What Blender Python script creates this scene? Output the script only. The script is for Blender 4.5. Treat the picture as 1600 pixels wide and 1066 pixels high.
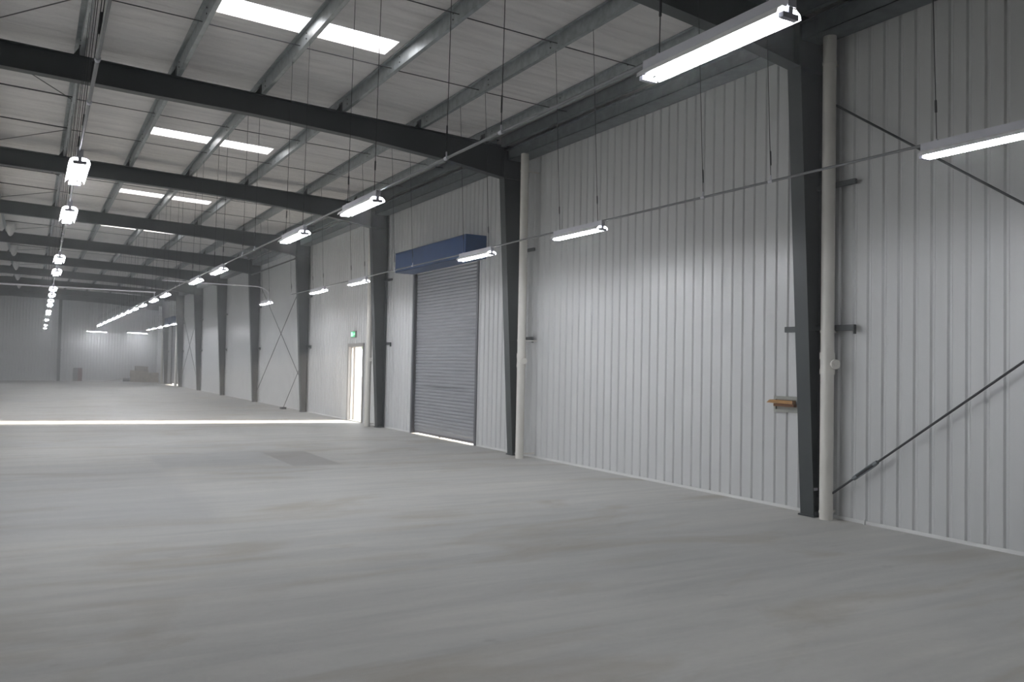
import bpy, math, random
from mathutils import Vector, Matrix
random.seed(7)
PI = math.pi
for o in list(bpy.data.objects):
    bpy.data.objects.remove(o, do_unlink=True)
SC = bpy.context.scene
COL = SC.collection

# ------------------------------------------------------------------ camera
cd = bpy.data.cameras.new('camera')
cd.sensor_fit = 'HORIZONTAL'; cd.sensor_width = 36.0
cd.lens = 1294.1 / 1600 * 36.0
cd.clip_start = 0.05; cd.clip_end = 400
cam = bpy.data.objects.new('camera', cd); COL.objects.link(cam)
YAW, PIT, ROL = 0.5261, 0.0297, 0.0196
fw = Vector((math.sin(YAW)*math.cos(PIT), math.cos(YAW)*math.cos(PIT), math.sin(PIT)))
rt = fw.cross(Vector((0, 0, 1))).normalized(); up = rt.cross(fw)
r2 = math.cos(ROL)*rt + math.sin(ROL)*up
u2 = -math.sin(ROL)*rt + math.cos(ROL)*up
m = Matrix((r2, u2, -fw)).transposed().to_4x4()
m.translation = Vector((0, 0, 1.75))
cam.matrix_world = m
SC.camera = cam

# ------------------------------------------------------------------ world, sun, exposure
SC.view_settings.view_transform = 'Standard'
SC.view_settings.look = 'None'
SC.view_settings.gamma = 1.0
SC.view_settings.use_curve_mapping = False
SC.view_settings.exposure = 0.0
SC.cycles.use_denoising = True
SC.cycles.max_bounces = 8
SC.cycles.diffuse_bounces = 5
SC.cycles.glossy_bounces = 3
SC.cycles.transmission_bounces = 4
SC.cycles.volume_bounces = 0
SC.cycles.caustics_reflective = False
SC.cycles.caustics_refractive = False
SC.cycles.use_light_tree = True
SC.cycles.sample_clamp_indirect = 4.0

w = bpy.data.worlds.new('sky'); SC.world = w; w.use_nodes = True
bg = w.node_tree.nodes['Background']
bg.inputs['Color'].default_value = (0.93, 0.965, 1.0, 1)
bg.inputs['Strength'].default_value = 5.0

TUBE = 104.0          # radiance of a fluorescent tube
HAZE = 0.0105        # density of the dusty air
sd = bpy.data.lights.new('sun', 'SUN'); sd.energy = 70.0; sd.angle = math.radians(7.0)
sd.color = (1.0, 0.90, 0.77)
so = bpy.data.objects.new('sun', sd); COL.objects.link(so)
SUN_DIR = Vector((-1.0, 0.19, -math.tan(math.radians(9.5))))
so.rotation_euler = SUN_DIR.to_track_quat('-Z', 'Y').to_euler()
so.location = (30, 20, 12)
def portal(name, loc, direction, sx_, sy_):
    # marks an opening to the sky for the sampler; gives no light of its own
    ld = bpy.data.lights.new(name, 'AREA'); ld.shape = 'RECTANGLE'; ld.size = sx_; ld.size_y = sy_
    ld.cycles.is_portal = True
    lo = bpy.data.objects.new(name, ld); COL.objects.link(lo); lo.location = loc
    lo.rotation_euler = Vector(direction).to_track_quat('-Z', 'Z' if abs(direction[2]) < 0.5 else 'Y').to_euler()
    return lo

# ------------------------------------------------------------------ geometry of the hall
W = 8.39                     # inner face of the right wall
YF = [6.9, 14.09, 21.35, 28.65, 35.9, 42.8, 49.5, 56.1, 62.6]     # portal frames
YN, YE = -7.6, 68.5          # near and far gable walls
RIDGE = -1.30
LW = 2*RIDGE - W             # left wall
def z_top(X):                # underside of the purlins = top of the rafters
    if X < RIDGE: X = 2*RIDGE - X
    return 6.30 - 0.035*(X - 0.5)
def z_roof(X): return z_top(X) + 0.205

# ------------------------------------------------------------------ materials
def new_mat(name):
    mt = bpy.data.materials.new(name); mt.use_nodes = True
    return mt, mt.node_tree, mt.node_tree.nodes['Principled BSDF']
def simple(name, col, rough=0.5, metal=0.0, var=0.0, scale=4.0, spec=0.5, stretch=(1,1,1), bump=0.0):
    mt, nt, b = new_mat(name)
    b.inputs['Roughness'].default_value = rough
    b.inputs['Metallic'].default_value = metal
    b.inputs['Specular IOR Level'].default_value = spec
    b.inputs['Base Color'].default_value = (*col, 1)
    if var > 0 or bump > 0:
        tc = nt.nodes.new('ShaderNodeNewGeometry')
        mp = nt.nodes.new('ShaderNodeMapping'); mp.inputs['Scale'].default_value = stretch
        no = nt.nodes.new('ShaderNodeTexNoise'); no.inputs['Scale'].default_value = scale
        no.inputs['Detail'].default_value = 5
        nt.links.new(tc.outputs['Position'], mp.inputs['Vector'])
        nt.links.new(mp.outputs['Vector'], no.inputs['Vector'])
        rp = nt.nodes.new('ShaderNodeValToRGB')
        rp.color_ramp.elements[0].position = 0.3; rp.color_ramp.elements[1].position = 0.7
        rp.color_ramp.elements[0].color = (*[c*(1-var) for c in col], 1)
        rp.color_ramp.elements[1].color = (*[min(1, c*(1+var)) for c in col], 1)
        nt.links.new(no.outputs['Fac'], rp.inputs['Fac'])
        nt.links.new(rp.outputs['Color'], b.inputs['Base Color'])
        if bump > 0:
            bp = nt.nodes.new('ShaderNodeBump'); bp.inputs['Strength'].default_value = bump
            bp.inputs['Distance'].default_value = 0.02
            nt.links.new(no.outputs['Fac'], bp.inputs['Height'])
            nt.links.new(bp.outputs['Normal'], b.inputs['Normal'])
    return mt
def emis(name, col, s):
    mt, nt, b = new_mat(name)
    b.inputs['Base Color'].default_value = (*col, 1)
    b.inputs['Emission Color'].default_value = (*col, 1)
    b.inputs['Emission Strength'].default_value = s
    return mt

M_steel = simple('painted_steel', (0.033, 0.040, 0.042), 0.45, var=0.12, scale=3)
M_galv = simple('galvanised_steel', (0.36, 0.39, 0.40), 0.38, metal=0.55, var=0.22, scale=9)
M_galvd = simple('dull_galvanised_steel', (0.17, 0.19, 0.20), 0.5, metal=0.3, var=0.2, scale=8)
M_wall = simple('wall_sheet', (0.63, 0.635, 0.635), 0.32, var=0.04, scale=1.2, stretch=(1, 2.5, 0.25))
M_trimw = simple('white_trim', (0.72, 0.72, 0.71), 0.4)
M_pipe = simple('pvc', (0.80, 0.775, 0.72), 0.35, var=0.04, scale=3)
M_rod = simple('dark_rod', (0.045, 0.045, 0.05), 0.5, metal=0.3)
M_wire = simple('wire', (0.045, 0.045, 0.05), 0.5, metal=0.3)
M_conduit = simple('conduit', (0.20, 0.205, 0.21), 0.4, metal=0.4)
M_lampw = simple('lamp_white', (0.70, 0.70, 0.76), 0.4)
M_refl = simple('lamp_reflector', (0.88, 0.88, 0.90), 0.3)
M_holder = simple('lampholder', (0.42, 0.42, 0.48), 0.45)
M_tube = emis('tube_glow', (0.93, 0.95, 1.0), TUBE)
M_blue = simple('blue_paint', (0.009, 0.060, 0.20), 0.38, var=0.15, scale=2.5)
M_guide = simple('door_guide', (0.10, 0.10, 0.115), 0.45, metal=0.2)
M_wood = simple('pallet_wood', (0.42, 0.37, 0.31), 0.8, var=0.2, scale=6)
M_carton = simple('brown_paper', (0.38, 0.35, 0.31), 0.85, var=0.12, scale=5)
M_tray = simple('ply_wood', (0.42, 0.22, 0.07), 0.6, var=0.3, scale=14, stretch=(1, 0.5, 4))
M_trayd = simple('ply_wood_dark', (0.20, 0.075, 0.02), 0.6, var=0.2, scale=14)
M_dframe = simple('door_frame_paint', (0.36, 0.345, 0.335), 0.5)
M_greyf = simple('grey_frame', (0.36, 0.37, 0.34), 0.6, var=0.08)
M_brdg = simple('board_grey', (0.20, 0.20, 0.20), 0.6)
M_brdr = simple('board_red', (0.16, 0.06, 0.065), 0.6)
M_black = simple('dark_rubber', (0.03, 0.03, 0.03), 0.7)
M_leaf = simple('leaves', (0.10, 0.22, 0.05), 0.7, var=0.4, scale=6)
M_bark = simple('bark', (0.12, 0.08, 0.05), 0.8)
M_ground = simple('outdoor_paving', (0.5, 0.49, 0.46), 0.8, var=0.08)
M_exitw = emis('exit_white', (0.75, 1.0, 0.85), 1.6)
M_exitg = emis('exit_green', (0.02, 0.55, 0.22), 0.75)
M_ins = simple('insulation_facing', (0.62, 0.61, 0.60), 0.5, var=0.05)

# roof facing: wrinkled white foil blanket, streaks down the slope with drape shading in the colour
mt, nt, b = new_mat('roof_facing'); M_roof = mt
b.inputs['Roughness'].default_value = 0.42
g = nt.nodes.new('ShaderNodeNewGeometry')
mp = nt.nodes.new('ShaderNodeMapping'); mp.inputs['Scale'].default_value = (0.28, 3.6, 1)
n1 = nt.nodes.new('ShaderNodeTexNoise'); n1.inputs['Scale'].default_value = 1.6; n1.inputs['Detail'].default_value = 6
n1.inputs['Distortion'].default_value = 0.4
nt.links.new(g.outputs['Position'], mp.inputs['Vector']); nt.links.new(mp.outputs['Vector'], n1.inputs['Vector'])
rp = nt.nodes.new('ShaderNodeValToRGB')
rp.color_ramp.elements[0].position = 0.3; rp.color_ramp.elements[0].color = (0.72, 0.70, 0.69, 1)
rp.color_ramp.elements[1].position = 0.7; rp.color_ramp.elements[1].color = (0.90, 0.875, 0.86, 1)
nt.links.new(n1.outputs['Fac'], rp.inputs['Fac']); nt.links.new(rp.outputs['Color'], b.inputs['Base Color'])
bp = nt.nodes.new('ShaderNodeBump'); bp.inputs['Strength'].default_value = 0.9; bp.inputs['Distance'].default_value = 0.10
nt.links.new(n1.outputs['Fac'], bp.inputs['Height']); nt.links.new(bp.outputs['Normal'], b.inputs['Normal'])

# translucent roof panel
mt = bpy.data.materials.new('translucent_sheet'); mt.use_nodes = True; M_sky = mt
nt = mt.node_tree; nt.nodes.clear()
out = nt.nodes.new('ShaderNodeOutputMaterial'); tl = nt.nodes.new('ShaderNodeBsdfTranslucent')
tp = nt.nodes.new('ShaderNodeBsdfTransparent'); mx = nt.nodes.new('ShaderNodeMixShader')
tl.inputs['Color'].default_value = (0.95, 0.95, 0.97, 1); tp.inputs['Color'].default_value = (0.95, 0.95, 0.97, 1)
mx.inputs['Fac'].default_value = 0.7
nt.links.new(tl.outputs[0], mx.inputs[1]); nt.links.new(tp.outputs[0], mx.inputs[2]); nt.links.new(mx.outputs[0], out.inputs['Surface'])

# roller curtain: grey with one grimy scuff
mt, nt, b = new_mat('roller_curtain'); M_curt = mt
b.inputs['Roughness'].default_value = 0.42
g = nt.nodes.new('ShaderNodeNewGeometry')
mp = nt.nodes.new('ShaderNodeMapping'); mp.inputs['Scale'].default_value = (1, 1.2, 9)
n1 = nt.nodes.new('ShaderNodeTexNoise'); n1.inputs['Scale'].default_value = 1.5; n1.inputs['Detail'].default_value = 6
nt.links.new(g.outputs['Position'], mp.inputs['Vector']); nt.links.new(mp.outputs['Vector'], n1.inputs['Vector'])
sx = nt.nodes.new('ShaderNodeSeparateXYZ'); nt.links.new(g.outputs['Position'], sx.inputs[0])
def mnode(nt, op, a, bb=None, c=None, clamp=False):
    n = nt.nodes.new('ShaderNodeMath'); n.operation = op; n.use_clamp = clamp
    for i, v in enumerate((a, bb, c)):
        if v is None: continue
        if isinstance(v, (int, float)): n.inputs[i].default_value = v
        else: nt.links.new(v, n.inputs[i])
    return n.outputs[0]
def band(nt, v, lo, hi, soft):
    a = mnode(nt, 'MULTIPLY_ADD', v, 1/soft, -lo/soft + 0.5, True)
    c = mnode(nt, 'MULTIPLY_ADD', v, -1/soft, hi/soft + 0.5, True)
    return mnode(nt, 'MULTIPLY', a, c)
zb = mnode(nt, 'MULTIPLY', band(nt, sx.outputs['Z'], 1.17, 1.22, 0.02), band(nt, sx.outputs['Y'], 16.6, 18.8, 0.8))
dk = mnode(nt, 'MULTIPLY', zb, mnode(nt, 'MULTIPLY', n1.outputs['Fac'], 1.3, None, True))
rp = nt.nodes.new('ShaderNodeValToRGB')
rp.color_ramp.elements[0].position = 0.25; rp.color_ramp.elements[0].color = (0.25, 0.26, 0.285, 1)
rp.color_ramp.elements[1].position = 0.75; rp.color_ramp.elements[1].color = (0.33, 0.34, 0.365, 1)
nt.links.new(n1.outputs['Fac'], rp.inputs['Fac'])
mxc = nt.nodes.new('ShaderNodeMix'); mxc.data_type = 'RGBA'
nt.links.new(dk, mxc.inputs[0]); nt.links.new(rp.outputs['Color'], mxc.inputs[6]); mxc.inputs[7].default_value = (0.09, 0.09, 0.10, 1)
nt.links.new(mxc.outputs[2], b.inputs['Base Color'])

# concrete floor: trowel streaks, dusty smears, two stained rectangles
mt, nt, b = new_mat('concrete_floor'); M_floor = mt
g = nt.nodes.new('ShaderNodeNewGeometry')
sx = nt.nodes.new('ShaderNodeSeparateXYZ'); nt.links.new(g.outputs['Position'], sx.inputs[0])
def noise(scale, stretch, rot=0.0, detail=6, dist=0.0, rough=0.55):
    mp = nt.nodes.new('ShaderNodeMapping'); mp.inputs['Scale'].default_value = stretch
    mp.inputs['Rotation'].default_value = (0, 0, rot)
    n = nt.nodes.new('ShaderNodeTexNoise'); n.inputs['Scale'].default_value = scale
    n.inputs['Detail'].default_value = detail; n.inputs['Distortion'].default_value = dist
    n.inputs['Roughness'].default_value = rough
    nt.links.new(g.outputs['Position'], mp.inputs['Vector']); nt.links.new(mp.outputs['Vector'], n.inputs['Vector'])
    return n.outputs['Fac']
def ramp(fac, p0, c0, p1, c1):
    rp = nt.nodes.new('ShaderNodeValToRGB')
    rp.color_ramp.elements[0].position = p0; rp.color_ramp.elements[0].color = (*c0, 1)
    rp.color_ramp.elements[1].position = p1; rp.color_ramp.elements[1].color = (*c1, 1)
    nt.links.new(fac, rp.inputs['Fac']); return rp.outputs['Color']
def mixc(fac, a, c, mode='MIX'):
    mxn = nt.nodes.new('ShaderNodeMix'); mxn.data_type = 'RGBA'; mxn.blend_type = mode
    if isinstance(fac, float): mxn.inputs[0].default_value = fac
    else: nt.links.new(fac, mxn.inputs[0])
    nt.links.new(a, mxn.inputs[6])
    if isinstance(c, tuple): mxn.inputs[7].default_value = (*c, 1)
    else: nt.links.new(c, mxn.inputs[7])
    return mxn.outputs[2]
base = ramp(noise(0.22, (1, 1, 1), detail=4), 0.35, (0.55, 0.55, 0.535), 0.65, (0.635, 0.625, 0.595))
st = noise(1.7, (0.22, 1.9, 1), rot=0.24, dist=0.7, detail=8, rough=0.62)
base = mixc(0.75, base, ramp(st, 0.25, (0.74, 0.75, 0.76), 0.75, (1.18, 1.17, 1.155)), 'MULTIPLY')
sm = noise(0.55, (0.6, 1.5, 1), rot=-0.35, dist=1.6, detail=7)
smk = mnode(nt, 'MULTIPLY_ADD', sm, 6.0, -3.1, True)
base = mixc(mnode(nt, 'MULTIPLY', smk, 0.6), base, (0.42, 0.38, 0.31))
sp = noise(3.1, (0.7, 1.3, 1), detail=5)
base = mixc(mnode(nt, 'MULTIPLY', mnode(nt, 'MULTIPLY_ADD', sp, 8.0, -5.25, True), 0.4), base, (0.20, 0.19, 0.18))
fine = noise(22, (1, 1, 1), detail=4)
base = mixc(0.5, base, ramp(fine, 0.2, (0.92, 0.92, 0.92), 0.8, (1.06, 1.06, 1.06)), 'MULTIPLY')
wob = mnode(nt, 'MULTIPLY_ADD', noise(1.2, (1, 1, 1)), 0.5, -0.25)
X = mnode(nt, 'ADD', sx.outputs['X'], wob); Yv = mnode(nt, 'ADD', sx.outputs['Y'], wob)
p1 = mnode(nt, 'MULTIPLY', band(nt, sx.outputs['X'], 3.86, 4.68, 0.05), band(nt, Yv, 13.75, 16.1, 0.25))
base = mixc(mnode(nt, 'MULTIPLY', p1, mnode(nt, 'MULTIPLY_ADD', st, 0.9, 0.15, True)), base, (0.30, 0.285, 0.27))
p2 = mnode(nt, 'MULTIPLY', band(nt, X, 1.9, 3.86, 0.12), band(nt, Yv, 14.3, 16.3, 0.3))
base = mixc(mnode(nt, 'MULTIPLY', p2, 0.4), base, (0.36, 0.37, 0.38))
p3 = mnode(nt, 'MULTIPLY', band(nt, X, -1.2, 1.9, 0.3), band(nt, Yv, 9.2, 14.6, 0.8))
base = mixc(mnode(nt, 'MULTIPLY', p3, 0.28), base, (0.36, 0.375, 0.40))
nt.links.new(base, b.inputs['Base Color'])
b.inputs['Specular IOR Level'].default_value = 0.35
rr = mnode(nt, 'MULTIPLY_ADD', st, 0.25, 0.42); nt.links.new(rr, b.inputs['Roughness'])
bp = nt.nodes.new('ShaderNodeBump'); bp.inputs['Strength'].default_value = 0.12; bp.inputs['Distance'].default_value = 0.02
nt.links.new(fine, bp.inputs['Height']); nt.links.new(bp.outputs['Normal'], b.inputs['Normal'])

# ------------------------------------------------------------------ mesh helpers
class MB:
    def __init__(s): s.v = []; s.f = []; s.mi = []; s.sm = []
    def add(s, vs, fs, mi=0, smooth=False):
        n = len(s.v); s.v += [tuple(x) for x in vs]
        for f in fs:
            s.f.append(tuple(n + i for i in f)); s.mi.append(mi); s.sm.append(smooth)
    def box(s, x0, x1, y0, y1, z0, z1, mi=0):
        vs = [(x, y, z) for z in (z0, z1) for y in (y0, y1) for x in (x0, x1)]
        s.add(vs, [(0, 2, 3, 1), (4, 5, 7, 6), (0, 1, 5, 4), (2, 6, 7, 3), (0, 4, 6, 2), (1, 3, 7, 5)], mi)
    def tube(s, pts, r, n=8, mi=0, caps=True):
        pts = [Vector(p) for p in pts]; rings = []
        prev = None
        for i, p in enumerate(pts):
            d = ((pts[min(i+1, len(pts)-1)] - pts[max(i-1, 0)])).normalized()
            a = Vector((0, 0, 1)) if abs(d.z) < 0.9 else Vector((0, 1, 0))
            e1 = d.cross(a).normalized(); e2 = d.cross(e1).normalized()
            if prev is not None and e1.dot(prev) < 0: e1 = -e1; e2 = -e2
            prev = e1
            rings.append([p + r*(math.cos(2*PI*k/n)*e1 + math.sin(2*PI*k/n)*e2) for k in range(n)])
        vs = [q for ring in rings for q in ring]; fs = []
        for i in range(len(rings)-1):
            for k in range(n):
                fs.append((i*n+k, i*n+(k+1) % n, (i+1)*n+(k+1) % n, (i+1)*n+k))
        s.add(vs, fs, mi, True)
        if caps: s.add(rings[0], [tuple(range(n))[::-1]], mi); s.add(rings[-1], [tuple(range(n))], mi)
    def prism(s, poly, axis, a, b, mi=0):
        # poly: list of 2D points in the two other axes; extrude between a and b along axis
        def P(p, t):
            return {0: (t, p[0], p[1]), 1: (p[0], t, p[1]), 2: (p[0], p[1], t)}[axis]
        n = len(poly)
        vs = [P(p, a) for p in poly] + [P(p, b) for p in poly]
        fs = [tuple(range(n))[::-1], tuple(range(n, 2*n))]
        fs += [(i, (i+1) % n, n+(i+1) % n, n+i) for i in range(n)]
        s.add(vs, fs, mi)
    def sheet(s, path, axis, a, b, t, mi=0):
        # open polyline with thickness t, as quads prisms
        for p, q in zip(path[:-1], path[1:]):
            d = Vector((q[0]-p[0], q[1]-p[1])); L = d.length
            if L < 1e-6: continue
            n_ = Vector((-d.y, d.x))/L*t/2; e = d/L*t/2
            s.prism([(p[0]-e.x-n_.x, p[1]-e.y-n_.y), (q[0]+e.x-n_.x, q[1]+e.y-n_.y),
                     (q[0]+e.x+n_.x, q[1]+e.y+n_.y), (p[0]-e.x+n_.x, p[1]-e.y+n_.y)], axis, a, b, mi)
    def mesh(s, name, mats):
        me = bpy.data.meshes.new(name); me.from_pydata(s.v, [], s.f)
        for mm in (mats if isinstance(mats, (list, tuple)) else [mats]): me.materials.append(mm)
        me.polygons.foreach_set('material_index', s.mi)
        me.polygons.foreach_set('use_smooth', s.sm)
        me.validate(); me.update()
        return me
    def build(s, name, mats, parent=None, loc=None):
        o = bpy.data.objects.new(name, s.mesh(name, mats)); COL.objects.link(o)
        if parent is not None: o.parent = parent
        if loc is not None: o.location = loc
        return o
def tag(o, label=None, cat=None, group=None, kind=None):
    if label: o['label'] = label
    if cat: o['category'] = cat
    if group: o['group'] = group
    if kind: o['kind'] = kind
    return o
def empty(name, loc=(0, 0, 0), rz=0.0):
    o = bpy.data.objects.new(name, None); COL.objects.link(o)
    o.location = loc; o.rotation_euler = (0, 0, rz); o.empty_display_size = 0.1
    return o
def struct(mb, name, mats, label=None):
    o = mb.build(name, mats); o['kind'] = 'structure'
    if label: o['label'] = label
    return o
def copy_tree(o, parent=None):
    c = o.copy(); COL.objects.link(c)
    if parent is not None: c.parent = parent
    for ch in list(o.children): copy_tree(ch, c)
    return c
ORD = ['first', 'second', 'third', 'fourth', 'fifth', 'sixth', 'seventh', 'eighth', 'ninth', 'tenth',
       'eleventh', 'twelfth', 'thirteenth', 'fourteenth', 'fifteenth', 'sixteenth', 'seventeenth', 'eighteenth']

# ------------------------------------------------------------------ floor and outdoors
mb = MB(); mb.box(LW-0.2, W+0.35, YN-0.2, YE+0.2, -0.2, 0.0); struct(mb, 'floor', M_floor)
mb = MB(); mb.box(W+0.35, 70, -20, 95, -0.25, -0.03); mb.box(-70, LW-0.2, -20, 95, -0.25, -0.03)
tag(mb.build('paved_yard', M_ground), 'pale paved yard outside the open side doorway', kind='structure')

# ------------------------------------------------------------------ walls
RD = (15.95, 19.45, 4.02)      # roller door opening y0, y1, head
RDF = (57.6, 61.2, 4.02)       # far roller door
PD = (23.03, 24.32, 2.27)      # personnel door opening
def rib_profile(a, b, pitch=0.196, gw=0.062, gd=0.018, breaks=()):
    """offsets (position, depth) of a sheet with narrow recessed grooves"""
    pts = [(a, 0.0)]; y = a + pitch*0.5
    while y + gw < b:
        pts += [(y-gw/2, 0.0), (y-gw*0.22, gd), (y+gw*0.18, gd), (y+gw/2, 0.0)]
        y += pitch
    pts.append((b, 0.0))
    for br in breaks:
        for i in range(len(pts)-1):
            if pts[i][0] < br - 1e-4 and pts[i+1][0] > br + 1e-4:
                t = (br-pts[i][0])/(pts[i+1][0]-pts[i][0])
                pts.insert(i+1, (br, pts[i][1]*(1-t)+pts[i+1][1]*t)); break
    return pts
mb = MB()
ops = [RD, RDF, PD]
pr = rib_profile(YN, YE, breaks=[v for o_ in ops for v in o_[:2]])
for (ya, da), (yb, db) in zip(pr[:-1], pr[1:]):
    z0 = 0.0
    for o_ in ops:
        if ya > o_[0]-1e-3 and yb < o_[1]+1e-3: z0 = o_[2]
    mb.add([(W+da, ya, z0), (W+db, yb, z0), (W+db, yb, 6.35), (W+da, ya, 6.35)], [(0, 1, 2, 3)])
# outer skin
for (a, b_, z0) in [(YN, RD[0], 0), (RD[0], RD[1], RD[2]), (RD[1], PD[0], 0), (PD[0], PD[1], PD[2]), (PD[1], RDF[0], 0), (RDF[0], RDF[1], RDF[2]), (RDF[1], YE, 0)]:
    mb.box(W+0.05, W+0.28, a, b_, z0, 6.6)
struct(mb, 'wall_right', M_wall)
# gable wall and others
def gable(y, s, name):
    mb = MB(); pr = rib_profile(LW, W)
    for (xa, da), (xb, db) in zip(pr[:-1], pr[1:]):
        mb.add([(xa, y+s*da, 0), (xb, y+s*db, 0), (xb, y+s*db, 6.75), (xa, y+s*da, 6.75)], [(0, 1, 2, 3)])
    mb.box(LW, W, min(y+s*0.05, y+s*0.2), max(y+s*0.05, y+s*0.2), 0, 6.8)
    struct(mb, name, M_wall)
gable(YE, 1, 'wall_far'); gable(YN, -1, 'wall_near')
# openings added to the unseen left wall to let in more daylight
LOS = [(9.0, 19.0), (30.0, 38.0), (50.0, 58.0)]; LH = 4.3
mb = MB(); mb.box(LW-0.2, LW, YN, YE, LH, 6.5)
e_ = [YN] + [v for l_ in LOS for v in l_] + [YE]
for a, b_ in zip(e_[::2], e_[1::2]): mb.box(LW-0.2, LW, a, b_, 0, LH)
struct(mb, 'wall_left', M_wall)
for l_ in LOS: portal('added_doorway_sky', (LW-0.1, sum(l_)/2, LH/2), (1, 0, 0), l_[1]-l_[0], LH)
portal('side_doorway_sky', (W+0.31, 23.67, 1.13), (-1, 0, 0), 1.28, 2.2)

# base trim strips between openings
def strip(a, b_, name):
    mb = MB(); mb.prism([(W-0.012, 0), (W+0.0, 0), (W+0.0, 0.032), (W-0.004, 0.038), (W-0.008, 0.03), (W-0.012, 0.008)], 1, a, b_)
    struct(mb, name, M_trimw)
strip(YN, RD[0]-0.1, 'baseboard_right'); strip(RD[1]+0.1, PD[0]-0.06, 'baseboard_right_middle')
strip(PD[1]+0.06, RDF[0]-0.1, 'baseboard_right_far')
mb = MB(); mb.box(LW, W, YE-0.02, YE, 0, 0.08); struct(mb, 'baseboard_far', M_trimw)

# ------------------------------------------------------------------ roof lining with slots for the translucent panels
SKY = [11.32, 18.42, 25.55, 32.5, 39.7, 46.6, 53.3, 59.8]
SKX = (2.0, 4.44); SKH = 0.29
mb = MB()
ys = [YN-0.2] + [v for c in SKY for v in (c-SKH, c+SKH)] + [YE+0.2]
for i in range(len(ys)-1):
    a, b_ = ys[i], ys[i+1]
    cols = [(RIDGE, W+0.3)] if i % 2 == 0 else [(RIDGE, SKX[0]), (SKX[1], W+0.3)]
    for x0, x1 in cols:
        nseg = max(1, int((b_-a)/0.6))
        for k in range(nseg):
            ya = a+(b_-a)*k/nseg; yb = a+(b_-a)*(k+1)/nseg
            mb.add([(x0, ya, z_roof(x0)), (x0, yb, z_roof(x0)), (x1, yb, z_roof(x1)), (x1, ya, z_roof(x1))], [(0, 1, 2, 3)])
    if i % 2:      # turned-up edges of the blanket round the slot
        x0, x1 = SKX; h = 0.10
        A = [(x0, a, z_roof(x0)), (x1, a, z_roof(x1)), (x1, b_, z_roof(x1)), (x0, b_, z_roof(x0))]
        B = [(p[0], p[1], p[2]+h) for p in A]
        mb.add(A+B, [(0, 1, 5, 4), (1, 2, 6, 5), (2, 3, 7, 6), (3, 0, 4, 7)])
mb.add([(LW-0.3, YN-0.2, z_roof(LW)), (LW-0.3, YE+0.2, z_roof(LW)), (RIDGE, YE+0.2, z_roof(RIDGE)), (RIDGE, YN-0.2, z_roof(RIDGE))], [(0, 1, 2, 3)])
struct(mb, 'ceiling', M_roof)
for i, c in enumerate(SKY):
    mb = MB(); x0, x1 = SKX
    mb.prism([(x0-0.03, z_roof(x0)+0.102), (x1+0.03, z_roof(x1)+0.102), (x1+0.03, z_roof(x1)+0.104), (x0-0.03, z_roof(x0)+0.104)], 1, c-SKH-0.03, c+SKH+0.03)
    tag(mb.build('skylight_panel', M_sky), 'glowing white translucent roof panel, %s skylight from the camera' % ORD[i], 'skylight', 'translucent roof panels')
    portal('skylight_sky', ((SKX[0]+SKX[1])/2, c, z_roof(3.2)+0.14), (0, 0, -1), SKX[1]-SKX[0], 2*SKH)

# ------------------------------------------------------------------ steel portal frames
Z_KNEE = 5.43
def bot(X):
    if X < RIDGE: X = 2*RIDGE - X
    pts = [(-1.3, 5.985), (1.4, 5.905), (3.1, 5.865), (4.9, 5.765), (6.7, 5.60), (7.9, 5.43), (8.4, 5.40)]
    for (a, za), (b_, zb) in zip(pts[:-1], pts[1:]):
        if X <= b_: return za + (zb-za)*(X-a)/(b_-a)
    return pts[-1][1]
XI0, XI1, XO = 8.18, 7.88, 8.345
def column_meshes():
    d = {}
    mb = MB(); mb.prism([(XI0, 0.02), (XI0+0.014, 0.02), (XI1+0.014, Z_KNEE), (XI1, Z_KNEE)], 1, -0.10, 0.10); d['inner_flange'] = mb.mesh('inner_flange', M_steel)
    mb = MB(); mb.prism([(XI0+0.012, 0.02), (XO, 0.02), (XO, Z_KNEE), (XI1+0.012, Z_KNEE)], 1, -0.004, 0.004); d['web'] = mb.mesh('web', M_steel)
    mb = MB(); mb.box(XO, XO+0.012, -0.10, 0.10, 0.02, 6.0); d['outer_flange'] = mb.mesh('outer_flange', M_steel)
    mb = MB(); mb.box(XI0-0.02, XO+0.02, -0.12, 0.12, 0, 0.02); d['base_plate'] = mb.mesh('base_plate', M_steel)
    mb = MB(); mb.box(8.30, 8.34, -0.55, 0.48, 2.24, 2.31); mb.box(8.30, 8.34, -0.55, -0.54, 2.20, 2.31); d['girt_cleat'] = mb.mesh('girt_cleat', M_steel)
    mb = MB(); mb.prism([(8.07, 2.245), (8.34, 2.245), (8.34, 2.295), (8.07, 2.295)], 1, -0.10, -0.085); d['girt_cleat_stub'] = mb.mesh('girt_cleat', M_steel)
    mb = MB(); mb.box(8.30, 8.34, -0.55, 0.22, 3.97, 4.03); d['girt_cleat_top'] = mb.mesh('girt_cleat', M_steel)
    mb = MB()
    for x in (XI0+0.07, XO-0.05):
        for y in (-0.06, 0.06): mb.tube([(x, y, 0.02), (x, y, 0.055)], 0.014, 6)
    d['anchor_bolts'] = mb.mesh('anchor_bolts', M_galvd)
    mb = MB(); mb.prism([(XI1+0.02, Z_KNEE-0.012), (XO, Z_KNEE-0.012), (XO, Z_KNEE), (XI1+0.02, Z_KNEE)], 1, -0.095, 0.095); d['cap_plate'] = mb.mesh('cap_plate', M_steel)
    return d
CMESH = column_meshes()
def col_root(i, y, lab):
    r = empty('steel_column', (0, y, 0))
    tag(r, lab, 'column', 'tapered steel columns along the right wall')
    for n, me in CMESH.items():
        o = bpy.data.objects.new('girt_cleat' if n.startswith('girt') else n, me); COL.objects.link(o); o.parent = r
    return r
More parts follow.
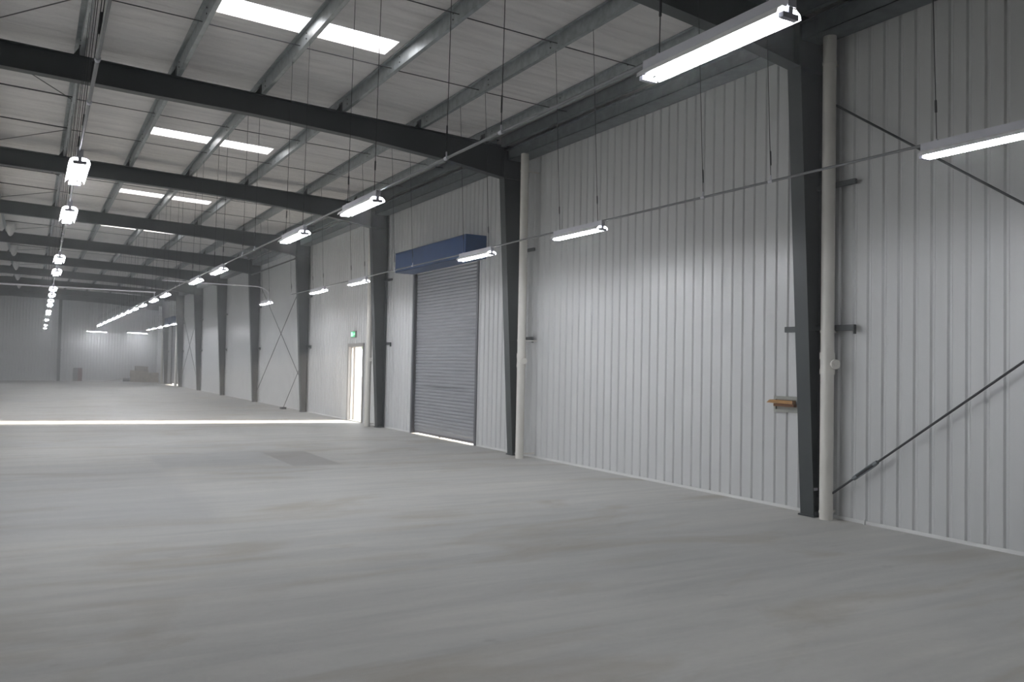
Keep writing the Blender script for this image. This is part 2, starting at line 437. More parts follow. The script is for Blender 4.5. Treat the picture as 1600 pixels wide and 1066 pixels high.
collab = ['dark grey steel column beside the wooden tray and nearest downpipe',
          'dark grey steel column right of the roller door, a downpipe on its near side',
          'dark grey steel column between roller door and open side doorway',
          'dark grey steel column left of the open side doorway',
          'dark grey steel column at the far side of the cross-braced bay',
          'dark grey steel column, next one past the far side of the cross-braced bay',
          'dark grey steel column far down the wall, just before the faint far cross rods',
          'dark grey steel column in front of the far roller door, white pipe behind it',
          'dark grey steel column nearest the far gable wall']
for i, y in enumerate(YF):
    r = col_root(i, y, collab[i])
    if i == 0:
        mb = MB(); mb.box(XI0-0.006+0.03, XO, -0.02, -0.008, 0.30, 0.335)
        mb.build('white_tie_band', M_lampw, r)['label'] = 'white plastic band tied across the web'
def rafter(y, side, i):
    f = (lambda X: X) if side > 0 else (lambda X: 2*RIDGE - X)
    xs = [RIDGE, 1.4, 3.1, 4.9, 6.7, 7.88, XO]
    r = empty('rafter', (f(4.0), y, 0)); ox = f(4.0)
    mb = MB()
    for a, b_ in zip(xs[:-1], xs[1:]):
        P = [(f(a)-ox, bot(a)), (f(b_)-ox, bot(b_)), (f(b_)-ox, z_top(b_)), (f(a)-ox, z_top(a))]
        if side < 0: P = P[::-1]
        mb.prism(P, 1, -0.004, 0.004)
    mb.build('web', M_steel, r)
    for nm, fn, s_ in (('bottom_flange', bot, -1), ('top_flange', z_top, -1)):
        mb = MB(); xs2 = xs if nm == 'top_flange' else xs[:-1]
        for a, b_ in zip(xs2[:-1], xs2[1:]):
            P = [(f(a)-ox, fn(a)+s_*0.012), (f(b_)-ox, fn(b_)+s_*0.012), (f(b_)-ox, fn(b_)), (f(a)-ox, fn(a))]
            if side < 0: P = P[::-1]
            mb.prism(P, 1, -0.09, 0.09)
        mb.build(nm, M_steel, r)
    mb = MB(); x = 7.88
    P = [(f(x)-ox-0.006, bot(x)), (f(x)-ox+0.006, bot(x)), (f(x)-ox+0.006, z_top(x)-0.02), (f(x)-ox-0.006, z_top(x)-0.02)]
    mb.prism(P, 1, -0.085, 0.085); mb.build('stiffener', M_steel, r)
    if side > 0:
        pass
    return r
raflab = 'dark grey roof rafter spanning to the right wall, %s from the camera'
for i, y in enumerate(YF + [68.1]):
    r = rafter(y, 1, i)
    if i < 9: lab = raflab % ORD[i]
    else: lab = 'dark grey roof rafter tight against the far gable wall'
    tag(r, lab, 'rafter', 'roof rafters')
    if 3 <= i:
        r = rafter(y, -1, i)
        tag(r, 'dark grey rafter beyond the ridge at the left edge, %s from the camera' % ORD[i-3], 'rafter', 'rafters beyond the ridge')

# gable post
r = empty('gable_post', (1.78, YE-0.16, 0)); tag(r, 'slim dark grey steel post standing against the far gable wall', 'column')
mb = MB(); mb.box(-0.1, 0.1, -0.13, -0.12, 0, 6.0); mb.build('front_flange', M_steel, r)
mb = MB(); mb.box(-0.004, 0.004, -0.12, 0.10, 0, 6.0); mb.build('web', M_steel, r)
mb = MB(); mb.box(-0.1, 0.1, 0.10, 0.11, 0, 6.0); mb.build('back_flange', M_steel, r)
for z_ in (1.02, 2.2):
    mb = MB(); mb.box(-0.17, 0.17, -0.10, 0.12, z_, z_+0.065); mb.build('girt_cleat', M_steel, r)

# ------------------------------------------------------------------ purlins
PX = [-0.95, 0.5, 1.87, 3.2, 4.6, 6.1, 7.45]
pnames = ['at the ridge', 'above the left lamp row', 'left of the skylights', 'crossing the skylights',
          'just right of the skylights', 'above the wall-side lamp row', 'next to the eave']
yb = [YN] + YF + [YE-0.02]
bayn = ['nearest the camera'] + ['%s bay of the hall' % o_ for o_ in ORD[1:9]] + ['bay at the gable wall']
def purlin(x, a, b_, lab, grp='galvanised roof purlins'):
    r = empty('purlin', (x, (a+b_)/2, z_top(x))); h = (b_-a)/2
    tag(r, lab, 'purlin', grp)
    mb = MB()
    mb.sheet([(0.062, 0.018), (0.062, 0.0015), (0.0, 0.0015)], 1, -h, h, 0.003)
    mb.sheet([(0.0, 0.0), (0.0, 0.198)], 1, -h, h, 0.003)
    mb.sheet([(0.0, 0.199), (-0.062, 0.199), (-0.062, 0.183)], 1, -h, h, 0.003)
    for yy in (-h+0.35, -0.9, 0.9, h-0.35):
        for zz in (0.06, 0.14): mb.tube([(-0.002, yy, zz), (-0.012, yy, zz)], 0.011, 6, 1)
    mb.build('z_section', [M_galv, M_rod], r)
    if b_ < YE-0.1:
        mb = MB(); mb.prism([(-0.006, 0.0), (-0.014, 0.0), (-0.014, 0.16), (-0.006, 0.16)], 1, h-0.09, h+0.09)
        mb.prism([(-0.10, 0.0), (-0.014, 0.0), (-0.014, 0.14)], 1, h-0.006, h+0.006)
        mb.build('cleat', M_steel, r)
    return r
for pi, x in enumerate(PX):
    for k in range(len(yb)-1):
        if k == 0 and pi < 3: continue
        purlin(x, yb[k]+ (0.0 if k == 0 else 0.002), yb[k+1]-0.002, 'galvanised roof purlin %s, %s' % (pnames[pi], bayn[k]))
# eave members
for k in range(len(yb)-1):
    a, b_ = yb[k]+0.10, yb[k+1]-0.10
    mb = MB(); mb.sheet([(0.07, -0.04), (0, -0.04), (0, 0.15), (0.07, 0.15)], 1, -(b_-a)/2, (b_-a)/2, 0.004)
    o = mb.build('eave_purlin', M_galvd, None, (7.80, (a+b_)/2, 6.045))
    tag(o, 'dull grey channel purlin along the eave above the wall, %s' % bayn[k], 'purlin', 'eave purlins')
mb = MB()
mb.sheet([(8.0+0.02, 5.985), (8.02, 5.80), (8.36, 5.80)], 1, YN+0.01, YE-0.01, 0.012)
mb.sheet([(8.02, 5.985), (7.96, 5.985)], 1, YN+0.01, YE-0.01, 0.012)
tag(mb.build('box_gutter', M_galvd), 'long dark grey box gutter running along the top of the right wall', 'gutter')

# sag rods and roof tie rods
for k in range(len(YF)):
    a = YF[k]; b_ = (YF+[YE])[k+1]
    for j, off in enumerate((2.55, 4.85)):
        y = a + off*(b_-a)/7.2
        mb = MB(); pts = []
        for x in (-0.95, 0.5): pts.append((x, y-0.03, z_top(x)+0.08))
        mb.tube(pts, 0.013, 6)
        xs = [0.5, 1.87, 3.2, 4.6, 6.1, 7.45, 7.8]
        for q, (xa, xb) in enumerate(zip(xs[:-1], xs[1:])):
            mb.tube([(xa, y+0.02, z_top(xa)+0.07), (xb, y-0.02, z_top(xb)+0.07)], 0.0075 if xb < 7.7 else 0.012, 6)
        tag(mb.build('sag_rod', M_rod), 'thin dark sag rod linking the purlins, %s side of the %s bay' % (('near', 'far')[j], ORD[k]), 'rod', 'sag rods between purlins')
        yt = a+0.15 if j == 0 else b_-0.15
        mb = MB(); mb.tube([(0.48, y, z_top(0.5)+0.05), (-0.93, yt, z_top(-0.95)+0.05)], 0.008, 6)
        tag(mb.build('diagonal_tie_rod', M_rod), 'thin diagonal tie rod beside the ridge, %s side of the %s bay' % (('near', 'far')[j], ORD[k]), 'rod', 'diagonal tie rods by the ridge')

# sagging blanket under the ridge just before each far rafter
for k in range(3, 8):
    mb = MB(); y1 = YF[k+1 if k < 8 else 8]-0.15; n = 12; m_ = 8; L = 1.5
    vs = []; fs = []
    for i in range(n+1):
        t = i/n; drop = 0.42*math.sin(PI*t**0.8)**1.2
        for j in range(m_+1):
            s_ = j/m_; vs.append((-0.92+0.30*s_, y1-L*(1-t), z_top(-0.8)+0.15 - drop*math.sin(PI*s_)**0.6))
    for i in range(n):
        for j in range(m_):
            q = i*(m_+1)+j; fs.append((q, q+1, q+m_+2, q+m_+1))
    mb.add(vs, fs, 0, True)
    o = mb.build('insulation_flap', M_ins)
    md = o.modifiers.new('thick', 'SOLIDIFY'); md.thickness = 0.012
    tag(o, 'sagging white insulation flap under the ridge, %s from the camera' % ORD[k-3], 'insulation', 'sagging insulation flaps')

# ------------------------------------------------------------------ wall cross bracing
def brace(p, q, lab, grp, turn=None, r=0.013):
    rt_ = empty('brace_rod', p); tag(rt_, lab, 'rod', grp)
    P, Q = Vector(p), Vector(q); d = (Q-P)
    mb = MB(); mb.tube([(0, 0, 0), d], r, 8); mb.build('rod', M_rod, rt_)
    mb = MB(); mb.box(-0.012, 0.012, -0.05, 0.05, -0.05, 0.05); mb.build('end_lug', M_steel, rt_)
    if turn is not None:
        e = d.normalized(); c = e*turn; s_ = Vector((1, 0, 0)).cross(e).normalized()*0.02
        mb = MB(); mb.tube([c-e*0.16+s_, c+e*0.16+s_], 0.008, 6); mb.tube([c-e*0.16-s_, c+e*0.16-s_], 0.008, 6)
        for q_ in (-0.16, 0.16):
            mb.tube([c+e*(q_-0.03), c+e*(q_+0.03)], 0.025, 8)
        mb.build('turnbuckle', M_galvd, rt_)
    return rt_
g_ = 'cross bracing rods in the nearest bay'
brace((8.25, 6.78, 0.18), (8.25, -0.2, 5.2), 'dark brace rod with turnbuckle rising rightwards from the nearest downpipe foot', g_, 0.78)
brace((8.27, 6.78, 5.08), (8.27, -0.2, 0.05+0.1), 'dark brace rod descending rightwards behind the nearest wall-side lamp', g_)
g_ = 'cross bracing rods beyond the doorway'
brace((8.22, 35.75, 0.20), (8.22, 28.8, 4.65), 'brace rod beyond the doorway, low at its far end', g_)
brace((8.24, 35.75, 5.2), (8.24, 28.8, 1.02), 'brace rod beyond the doorway, high at its far end', g_)
g_ = 'cross bracing rods in the far bay'
brace((8.22, 56.0, 0.20), (8.22, 49.6, 4.65), 'faint brace rod far down the wall, low at its far end', g_)
brace((8.24, 56.0, 4.9), (8.24, 49.6, 0.4), 'faint brace rod far down the wall, high at its far end', g_)
rt_ = empty('floor_prop', (8.05, 30.45, 0)); tag(rt_, 'slanted thin prop footed on the floor against the column left of the doorway', 'prop')
mb = MB(); mb.tube([(0, 0, 0.03), (0.08, -1.65, 1.45)], 0.012, 6); mb.build('rod', M_rod, rt_)
mb = MB(); mb.box(-0.09, 0.09, -0.12, 0.12, 0, 0.07); mb.build('foot', M_black, rt_)
mb = MB(); mb.tube([(7.98, 28.76, 5.38), (7.98, 35.79, 5.38)], 0.03, 8)
tag(mb.build('eave_strut', M_rod), 'dark horizontal strut tube high between columns beyond the doorway', 'strut')

# ------------------------------------------------------------------ downpipes
def downpipe(x, y, lab, cap=True):
    r = empty('downpipe', (x, y, 0)); tag(r, lab, 'pipe', 'white rainwater downpipes')
    R_ = 0.078
    mb = MB(); mb.tube([(0, 0, 0.0), (0, 0, 5.80)], R_, 24); mb.build('pipe', M_pipe, r)
    for z, h in ((0.085, 0.012), (2.23, 0.014), (5.47, 0.012)):
        mb = MB(); mb.tube([(0, 0, z-h), (0, 0, z+h)], R_+0.006, 24); mb.box(0.05, W-x-0.01, -0.012, 0.012, z-0.012, z+0.012)
        mb.build('pipe_clip', M_pipe, r)
    mb = MB(); mb.tube([(0, 0, 1.98), (0, 0, 1.90)], R_+0.009, 24); mb.tube([(0, 0, 1.90), (0, 0, 1.78)], R_+0.003, 24); mb.tube([(0, 0, 1.78), (0, 0, 1.72)], R_+0.009, 24)
    mb.build('coupling', M_pipe, r)
    if cap:
        d = Vector((-0.35, -1, 0)).normalized()
        mb = MB(); c = Vector((0, 0, 1.84)) + Vector((0.035, 0, 0))
        mb.tube([c+d*0.05, c+d*0.115], 0.046, 16); mb.tube([c+d*0.115, c+d*0.14], 0.058, 16); mb.tube([c+d*0.14, c+d*0.15], 0.03, 16)
        mb.build('access_cap', M_pipe, r)
    return r
downpipe(8.225, 6.66, 'white plastic downpipe with round access cap, nearest the camera')
downpipe(8.05, 13.5, 'white plastic downpipe with access cap, right of the roller door')
downpipe(8.02, 21.62, 'white plastic downpipe mostly hidden behind the column by the doorway')
downpipe(8.02, 56.37, 'far white downpipe beside the far roller door')
downpipe(8.02, 62.87, 'farthest white downpipe in the corner by the gable wall')

mb = MB(); mb.tube([(0, 0, 0), (0, 0, 0.045)], 0.012, 8); mb.tube([(0, 0, 0.045), (0, 0, 0.06)], 0.005, 6)
tag(mb.build('plastic_plug', M_trimw, None, (8.34, 6.22, 0)), 'tiny white plastic plug standing at the wall base right of the nearest downpipe', 'plug')

# ------------------------------------------------------------------ roller doors
def roller(o_, lab, hood_lab, lift=0.0):
    y0, y1, h = o_
    r = empty('roller_door', (W, (y0+y1)/2, 0)); tag(r, lab, 'door', 'roller doors')
    hw = (y1-y0)/2
    mb = MB(); pitch = 0.078; n = int((h+0.02-0.03)/pitch)
    prof = []
    for i in range(n):
        z = 0.035 + lift + i*pitch
        for t in (0, 0.2, 0.4, 0.6, 0.8): prof.append((0.075-0.020*math.sin(PI*t), z+t*pitch))
    prof.append((0.075, 0.035+lift+n*pitch))
    for a, b_ in zip(prof[:-1], prof[1:]):
        mb.add([(a[0], -hw+0.05, a[1]), (a[0], hw-0.05, a[1]), (b_[0], hw-0.05, b_[1]), (b_[0], -hw+0.05, b_[1])], [(0, 1, 2, 3)], 0, False)
    mb.add([(0.09, -hw+0.05, 0.035+lift), (0.09, hw-0.05, 0.035+lift), (0.09, hw-0.05, h+0.03), (0.09, -hw+0.05, h+0.03)], [(0, 1, 2, 3)])
    mb.build('curtain', M_curt, r)
    mb = MB(); mb.box(0.05, 0.10, -hw+0.06, hw-0.06, 0.022+lift, 0.075+lift); mb.box(0.06, 0.09, -0.02+0.2, 0.03+0.2, 0.0, 0.03+lift); mb.build('bottom_bar', M_guide, r)
    for s_ in (-1, 1):
        mb = MB(); a, b_ = sorted((s_*(hw-0.05), s_*(hw+0.035)))
        mb.box(-0.02, 0.045, a, b_, 0, h); mb.box(0.095, 0.13, a, b_, 0, h)
        c0, c1 = sorted((s_*(hw-0.0), s_*(hw+0.035))); mb.box(0.045, 0.095, c0, c1, 0, h)
        mb.build('guide_channel', M_guide, r)
    mb = MB(); x0, x1 = -0.50, -0.003; a, b_ = -hw-0.33, hw+0.06; z0, z1 = 4.03, 4.52
    t = 0.012
    mb.box(x0, x0+t, a, b_, z0, z1); mb.box(x0, x1, a, b_, z1-t, z1); mb.box(x0, x1, a, b_, z0, z0+t)
    hb = mb.build('hood', M_blue, r); hb['label'] = hood_lab
    for s_, yy in ((0, a), (1, b_-t)):
        mb = MB(); mb.box(x0-0.004, x1, yy-0.002, yy+t+0.002, z0-0.004, z1+0.004)
        mb.build('end_plate', M_blue, hb)
    return r
roller(RD, 'grey slatted roller door under a long blue hood box', 'blue painted metal hood box')
roller(RDF, 'far grey roller door beside the gable wall with light under it', 'hood box', 0.06)

# ------------------------------------------------------------------ personnel doorway
y0, y1, h = PD
r = empty('door_frame', (W, (y0+y1)/2, 0)); tag(r, 'white frame of the open side doorway letting in daylight', 'door frame')
hw = (y1-y0)/2
for s_, nm in ((-1, 'jamb'), (1, 'jamb')):
    mb = MB(); a, b_ = sorted((s_*(hw-0.05), s_*(hw+0.0)))
    mb.box(-0.03, 0.29, a, b_, 0, h); a2, b2 = sorted((s_*(hw-0.02), s_*(hw+0.05))); mb.box(-0.03, -0.005, a2, b2, 0, h+0.05)
    a3, b3 = sorted((s_*(hw-0.075), s_*(hw-0.05))); mb.box(0.06, 0.10, a3, b3, 0, h-0.05); mb.box(0.17, 0.20, a3, b3, 0, h-0.05)
    mb.build(nm, M_dframe, r)
mb = MB(); mb.box(-0.03, 0.29, -hw, hw, h-0.05, h); mb.box(-0.032, -0.005, -hw-0.05, hw+0.05, h, h+0.05); mb.build('head', M_dframe, r)
mb = MB(); mb.box(-0.02, 0.29, -hw+0.05, hw-0.05, 0.0, 0.015); mb.build('threshold', M_greyf, r)
r = empty('door_leaf', (W+0.29, y1+0.01, 0.02)); tag(r, 'door leaf folded back outside, beyond the open side doorway', 'door')
mb = MB(); mb.box(0.01, 0.05, 0.02, 1.18, 0.0, h-0.08); mb.build('panel', M_dframe, r)
mb = MB(); mb.tube([(0.05, 1.08, 1.0), (0.09, 1.08, 1.0)], 0.012, 8); mb.tube([(0.09, 1.08, 1.0), (0.09, 0.96, 1.0)], 0.010, 8); mb.build('handle', M_guide, r)

# exit sign
r = empty('exit_sign', (W, 23.86, 2.50)); tag(r, 'small glowing green exit sign above the side doorway', 'sign')
mb = MB(); mb.box(-0.05, -0.002, -0.19, 0.19, 0, 0.19); mb.build('casing', M_greyf, r)
mb = MB(); mb.box(-0.054, -0.05, -0.175, 0.175, 0.015, 0.175); fa = mb.build('green_face', M_exitg, r)
mb = MB(); X_ = -0.0565   # running figure, arrow and doorway in white
def qd(pts): mb.prism(pts, 0, X_, X_+0.003)
qd([(0.02, 0.135), (0.05, 0.135), (0.05, 0.162), (0.02, 0.162)])          # head
qd([(0.0, 0.08), (0.035, 0.075), (0.055, 0.13), (0.02, 0.135)])           # torso
qd([(0.02, 0.085), (0.0, 0.078), (-0.045, 0.05), (-0.035, 0.038)])        # leg
qd([(0.01, 0.08), (0.035, 0.078), (0.06, 0.03), (0.045, 0.025)])          # leg
qd([(0.05, 0.125), (0.045, 0.11), (0.085, 0.085), (0.092, 0.095)])        # arm
qd([(-0.16, 0.10), (-0.11, 0.14), (-0.11, 0.06)]); qd([(-0.11, 0.088), (-0.07, 0.088), (-0.07, 0.112), (-0.11, 0.112)])   # arrow
qd([(0.105, 0.03), (0.15, 0.03), (0.15, 0.16), (0.105, 0.16)])            # doorway
mb.build('pictogram', M_exitw, r)

# wooden tray in its grey frame by the nearest column
r = empty('wall_recess_frame', (W, 7.40, 1.22)); tag(r, 'grey framed wall opening holding loose brown boards beside nearest column', 'frame')
mb = MB(); a, b_ = -0.20, 0.20
mb.box(-0.03, -0.002, a, b_, 0.0, 0.035); mb.box(-0.03, -0.002, a, b_, 0.165, 0.205)
mb.box(-0.03, -0.002, a, a+0.03, 0.035, 0.165); mb.box(-0.03, -0.002, b_-0.03, b_, 0.035, 0.165); mb.build('frame', M_greyf, r)
mb = MB(); mb.box(-0.008, -0.002, a+0.03, b_-0.03, 0.035, 0.165); mb.build('back_panel', M_greyf, r)
mb = MB(); mb.box(-0.075, -0.010, -0.165, 0.165, 0.075, 0.11)
o = mb.build('brown_board', M_trayd, None, (W, 7.40, 1.22)); tag(o, 'dark brown board lying in the grey wall frame', 'board')
mb = MB(); mb.prism([(-0.165, 0.112), (0.26, 0.118), (0.21, 0.158), (-0.16, 0.155)], 0, -0.10, -0.035)
o = mb.build('yellow_board', M_tray, None, (W, 7.40, 1.22)); tag(o, 'yellow-brown pointed board sticking out of the wall frame', 'board')

# ------------------------------------------------------------------ lamps
LL = 1.12
def lamp_meshes():
    d = {}; h = LL/2
    mb = MB(); mb.box(-0.025, 0.025, -h, h, 0.034, 0.104)
    mb.box(-0.027, 0.027, -h-0.003, -h, 0.032, 0.106); mb.box(-0.027, 0.027, h, h+0.003, 0.032, 0.106)
    for y in (-h+0.12, h-0.12): mb.box(-0.016, 0.016, y-0.012, y+0.012, 0.104, 0.116)
    d['housing'] = mb.mesh('housing', M_lampw)
    mb = MB(); mb.sheet([(-0.088, -0.010), (-0.080, 0.014), (-0.052, 0.034), (0.052, 0.034), (0.080, 0.014), (0.088, -0.010)], 1, -h+0.015, h-0.015, 0.003)
    d['reflector'] = mb.mesh('reflector', M_refl)
    for i, x in enumerate((-0.038, 0.038)):
        mb = MB(); mb.tube([(x, -h+0.04, -0.010), (x, h-0.04, -0.010)], 0.0125, 8); d['tube%d' % i] = mb.mesh('tube', M_tube)
    for i, s_ in enumerate((-1, 1)):
        mb = MB(); a, b_ = sorted((s_*(h-0.035), s_*(h-0.004)))
        mb.box(-0.014, 0.014, a, b_, -0.004, 0.046); mb.box(-0.055, 0.055, a, b_, -0.025, 0.002)
        d['lampholder%d' % i] = mb.mesh('lampholder', M_holder)
    return d
LM = lamp_meshes(); ZL = 3.52
WIRES = {}
def add_lamp(x, y, lab, grp, rz=0.0, z=ZL):
    r = empty('fluorescent_lamp', (x, y, z), rz); tag(r, lab, 'lamp', grp)
    for n, me in LM.items():
        o = bpy.data.objects.new(n.rstrip('01'), me); COL.objects.link(o); o.parent = r
    xp = min(PX, key=lambda v: abs(v-x)); L = z_top(xp) - z; dx = xp - x + 0.03
    if rz: dx = 0.0; L = z_top(x)+0.185-z
    key = (round(dx, 3), round(L, 3))
    if key not in WIRES:
        ms = []
        for s_ in (-1, 1):
            yy = s_*(LL/2-0.12)
            mb = MB(); mb.tube([(0, yy, 0.116), (dx, yy, L)], 0.0036, 5); a = mb.mesh('suspension_wire', M_wire)
            mb = MB(); e = Vector((dx, 0, L-0.15)); c = Vector((0, yy, 0.116)); mb.tube([c+e*0.09, c+e*0.13], 0.009, 6); b_ = mb.mesh('wire_gripper', M_wire)
            ms.append((a, b_))
        WIRES[key] = ms
    for a, b_ in WIRES[key]:
        o = bpy.data.objects.new('suspension_wire', a); COL.objects.link(o); o.parent = r
        q = bpy.data.objects.new('wire_gripper', b_); COL.objects.link(q); q.parent = o
    return r
MAINY = [3.38, 9.02, 11.78, 17.3, 19.95, 24.95, 27.45, 30.3, 32.8, 35.1, 37.4, 39.5, 41.7, 44.0, 46.3, 49.2, 51.0]
for i, y in enumerate(MAINY):
    add_lamp(3.2, y, 'white twin-tube lamp in the middle row, %s from the camera' % ORD[i], 'hanging lamps of the middle row')
WALLY = [3.58, 9.07, 12.0, 17.65, 20.6, 26.0, 45.2, 47.8, 50.3, 53.0, 55.5]
for i, y in enumerate(WALLY):
    add_lamp(6.25, y, 'white twin-tube lamp in the row beside the right wall, %s from the camera' % ORD[i], 'hanging lamps of the wall-side row')
RIDY = [8.95, 11.75, 17.2, 19.9, 24.9, 27.4, 30.3, 32.8, 37.4, 39.5, 46.3, 54.0, 60.0]
for i, y in enumerate(RIDY):
    add_lamp(0.33+0.008*(y-9), y, 'white twin-tube lamp seen end-on in the left row, %s from the camera' % ORD[i], 'hanging lamps of the left row')
for i, (x, y, lab) in enumerate([(3.94, 66.3, 'crosswise lamp before the gable wall, ending the middle row'),
                               (4.25, 67.3, 'crosswise lamp nearest the gable wall, ending the middle row'),
                               (6.6, 66.3, 'crosswise lamp before the gable wall, ending the wall-side row'),
                               (6.98, 67.3, 'crosswise lamp nearest the gable wall, ending the wall-side row')]):
    add_lamp(x, y, lab, 'crosswise lamps at the gable wall', rz=PI/2, z=3.62)

# conduits
def conduit(x, ya, yb_, lamps, hang, lab, z=ZL+0.095, slope=0.0, y0=0.0):
    X_ = lambda y: x + slope*(y-y0)
    r = empty('conduit', (0, 0, 0)); tag(r, lab, 'conduit', 'conduits between the lamps')
    cuts = [ya]
    for y in lamps: cuts += [y-LL/2-0.005, y+LL/2+0.005]
    cuts.append(yb_)
    for a, b_ in zip(cuts[::2], cuts[1::2]):
        if b_-a > 0.05:
            mb = MB(); mb.tube([(X_(a), a, z), (X_(b_), b_, z)], 0.0125, 8); mb.build('pipe', M_conduit, r)
    for y in hang:
        mb = MB(); mb.tube([(X_(y), y-0.025, z), (X_(y), y+0.025, z)], 0.018, 8); mb.tube([(X_(y), y, z+0.02), (X_(y), y, z+0.06)], 0.008, 6)
        c = mb.build('conduit_clip', M_lampw, r)
        xp = min(PX, key=lambda v: abs(v-x))+0.03
        mb = MB(); mb.tube([(X_(y), y, z+0.05), (xp, y, z_top(xp))], 0.0036, 5); mb.tube([(X_(y), y, z+0.16), (X_(y)+(xp-X_(y))*0.06, y, z+0.30)], 0.008, 6); mb.build('hanger_wire', M_wire, c)
conduit(3.2, -1.0, 50.0, MAINY[:-2], [5.75, 6.76, 14.2, 15.1, 22.3, 23.0], 'thin grey conduit linking the lamps of the middle row')
conduit(6.25, -1.0, 23.2, [y for y in WALLY if y < 22], [5.75, 6.70, 14.6, 15.5, 23.1], 'thin grey conduit linking the lamps of the wall-side row')
conduit(0.33, 1.0, 42.0, [y for y in RIDY if y < 40], [5.75, 6.76, 14.2, 15.1, 22.3], 'thin grey conduit linking the lamps of the left row', slope=0.008, y0=9.0)
mb = MB()
arc = [(5.8, 25.6, 4.0)] + [(5.8+0.43*math.sin(t), 25.6, 4.0-0.22*(1-math.cos(t))) for t in [PI/12*i for i in range(1, 7)]] + [(6.23, 25.6, 3.63)]
mb.tube([(3.2, 25.6, 4.0)] + arc, 0.0125, 8)
for x in (4.4, 5.2): mb.tube([(x-0.03, 25.6, 4.0), (x+0.03, 25.6, 4.0)], 0.022, 8)
tag(mb.build('cross_conduit', M_lampw), 'conduit crossing to the wall-side row and bending down to its lamp', 'conduit')
mb = MB(); mb.tube([(-10.5, 27.0, 3.75), (3.2, 27.0, 3.75)], 0.02, 8)
mb.tube([(3.17, 27.0, 3.75), (3.17, 27.0, 3.6)], 0.0125, 8)
tag(mb.build('cross_conduit', M_lampw), 'conduit crossing leftwards over the left lamp row in the distance', 'conduit')

# ------------------------------------------------------------------ things at the gable wall
def pallet_mesh():
    mb = MB()
    for i in range(5): mb.box(-0.6, 0.6, -0.48+i*0.215, -0.48+i*0.215+0.10, 0.118, 0.138)
    for y in (-0.45, 0.0, 0.45): mb.box(-0.6, 0.6, y-0.03, y+0.03, 0.02, 0.118)
    for i in range(3): mb.box(-0.6, 0.6, -0.48+i*0.43, -0.38+i*0.43, 0.0, 0.02)
    return mb.mesh('pallet', M_wood)
PM = pallet_mesh()
def pallet(x, y, z, rz, lab):
    o = bpy.data.objects.new('pallet', PM); COL.objects.link(o); o.location = (x, y, z); o.rotation_euler = (0, 0, rz)
    tag(o, lab, 'pallet', 'wooden pallets stacked at the gable wall')
names6 = ['bottom', 'second', 'third', 'fourth', 'fifth', 'top']
for i in range(6): pallet(7.1+random.uniform(-.03, .03), 67.6, i*0.14, random.uniform(-.03, .03), 'weathered wooden pallet, %s of the left taller stack' % names6[i])
for i in range(5): pallet(7.62, 66.4, i*0.14, random.uniform(-.02, .02), 'weathered wooden pallet, %s of the right lower stack' % ['bottom', 'second', 'third', 'fourth', 'top'][i])
def carton(x, y, z, sx_, sy_, sz_, lab):
    mb = MB(); mb.box(-sx_/2, sx_/2, -sy_/2, sy_/2, 0, sz_)
    r = empty('carton', (x, y, z)); tag(r, lab, 'carton', 'cartons on the pallets')
    mb.build('box', M_carton, r)
    mb = MB(); mb.box(-sx_/2+0.01, sx_/2-0.01, -0.03, 0.03, sz_, sz_+0.003); mb.box(-0.03, 0.03, -sy_/2-0.003, -sy_/2, sz_*0.4, sz_); mb.build('tape', M_wood, r)
carton(7.06, 67.55, 0.84, 0.55, 0.6, 0.34, 'brown carton on the left taller pallet stack, left one')
carton(7.5, 67.6, 0.84, 0.30, 0.5, 0.30, 'smaller brown carton on the left taller pallet stack, right one')
mb = MB(); mb.box(-0.30, 0.02, -0.04, 0.0, 0, 0.97, 0); mb.box(0.02, 0.30, -0.04, 0.0, 0, 0.97, 1); mb.box(-0.30, 0.30, -0.05, -0.04, 0.93, 0.97, 0)
o = mb.build('standing_board', [M_brdg, M_brdr], None, (3.02, YE-0.06, 0)); tag(o, 'half grey, half dull red board standing at the gable wall', 'board')
mb = MB(); mb.tube([(-0.22, 0, 0.14), (0.22, 0, 0.14)], 0.14, 14); mb.tube([(-0.23, 0, 0.14), (0.23, 0, 0.14)], 0.05, 10)
o = mb.build('rolled_sheet', M_brdg, None, (6.2, 67.6, 0)); tag(o, 'small dark roll lying on the floor left of the pallets', 'roll')
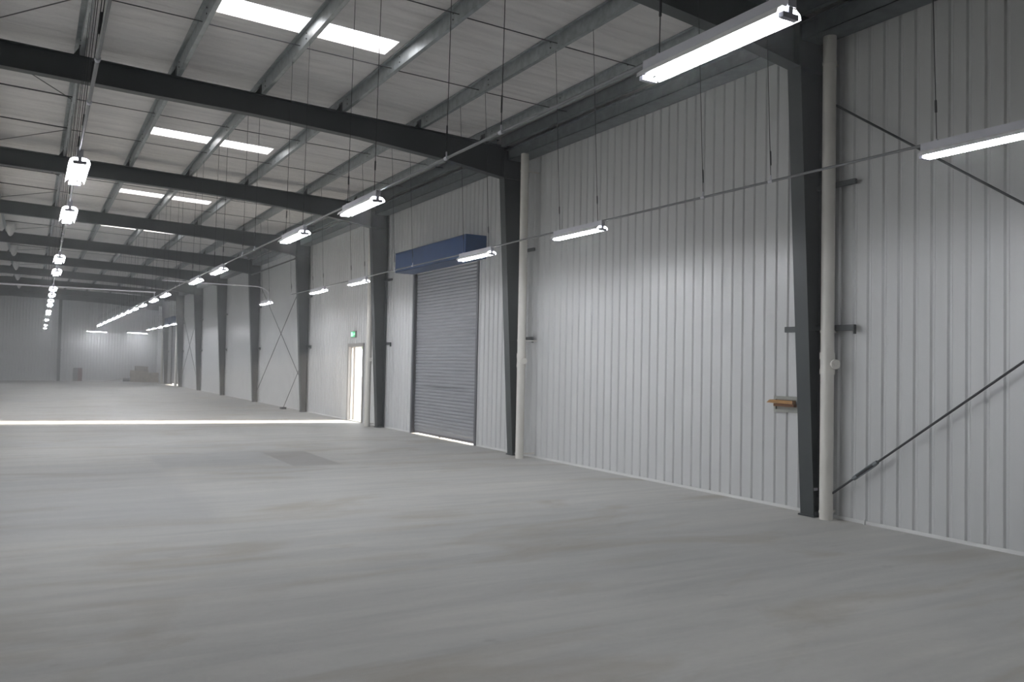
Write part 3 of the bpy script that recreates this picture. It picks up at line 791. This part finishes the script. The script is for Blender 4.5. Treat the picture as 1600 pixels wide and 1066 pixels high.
mb = MB(); mb.add([(0, -0.1, 0), (0, 0.1, 0), (0.0, 0.1, 0.03), (0, -0.1, 0.03), (1.35, -0.1, 0.23), (1.35, 0.1, 0.23), (1.35, 0.1, 0.26), (1.35, -0.1, 0.26)],
                  [(0, 1, 2, 3), (4, 7, 6, 5), (0, 4, 5, 1), (3, 2, 6, 7), (1, 5, 6, 2), (0, 3, 7, 4)])
o = mb.build('plank', M_wood, None, (4.9, 67.6, 0.0)); tag(o, 'long dark plank resting one end on the roll near the gable wall', 'plank')

# ------------------------------------------------------------------ tree outside
r = empty('tree', (17.2, 43.5, -0.03)); tag(r, 'pale green tree glimpsed through the open side doorway', 'tree')
mb = MB(); mb.tube([(0, 0, 0), (0.1, 0, 1.5), (0, 0.1, 3.2)], 0.12, 8); mb.build('trunk', M_bark, r)
mb = MB(); rnd = random.Random(3)
for i in range(900):
    a = rnd.uniform(0, 2*PI); u = rnd.uniform(-1, 1); q = rnd.uniform(0.4, 1)**0.5
    c = Vector((1.7*q*math.cos(a)*math.sqrt(1-u*u), 1.7*q*math.sin(a)*math.sqrt(1-u*u), 3.4+1.6*q*u))
    d1 = Vector((rnd.uniform(-1, 1), rnd.uniform(-1, 1), rnd.uniform(-1, 1))).normalized()*0.13
    d2 = d1.orthogonal().normalized()*0.09
    mb.add([c-d1, c+d2, c+d1, c-d2], [(0, 1, 2, 3)])
mb.build('foliage', M_leaf, r)

# ------------------------------------------------------------------ dusty haze in the hall
mt = bpy.data.materials.new('dusty_air'); mt.use_nodes = True
nt = mt.node_tree; nt.nodes.clear(); out = nt.nodes.new('ShaderNodeOutputMaterial')
vs_ = nt.nodes.new('ShaderNodeVolumeScatter'); vs_.inputs['Color'].default_value = (0.97, 0.97, 0.96, 1)
vs_.inputs['Density'].default_value = HAZE; vs_.inputs['Anisotropy'].default_value = 0.2
nt.links.new(vs_.outputs[0], out.inputs['Volume'])
if HAZE > 0:
    mb = MB(); mb.box(LW+0.01, W-0.0005, YN+0.01, YE-0.01, 0.002, 6.2)
    tag(mb.build('haze', mt), 'thin dusty haze filling the hall', kind='stuff')
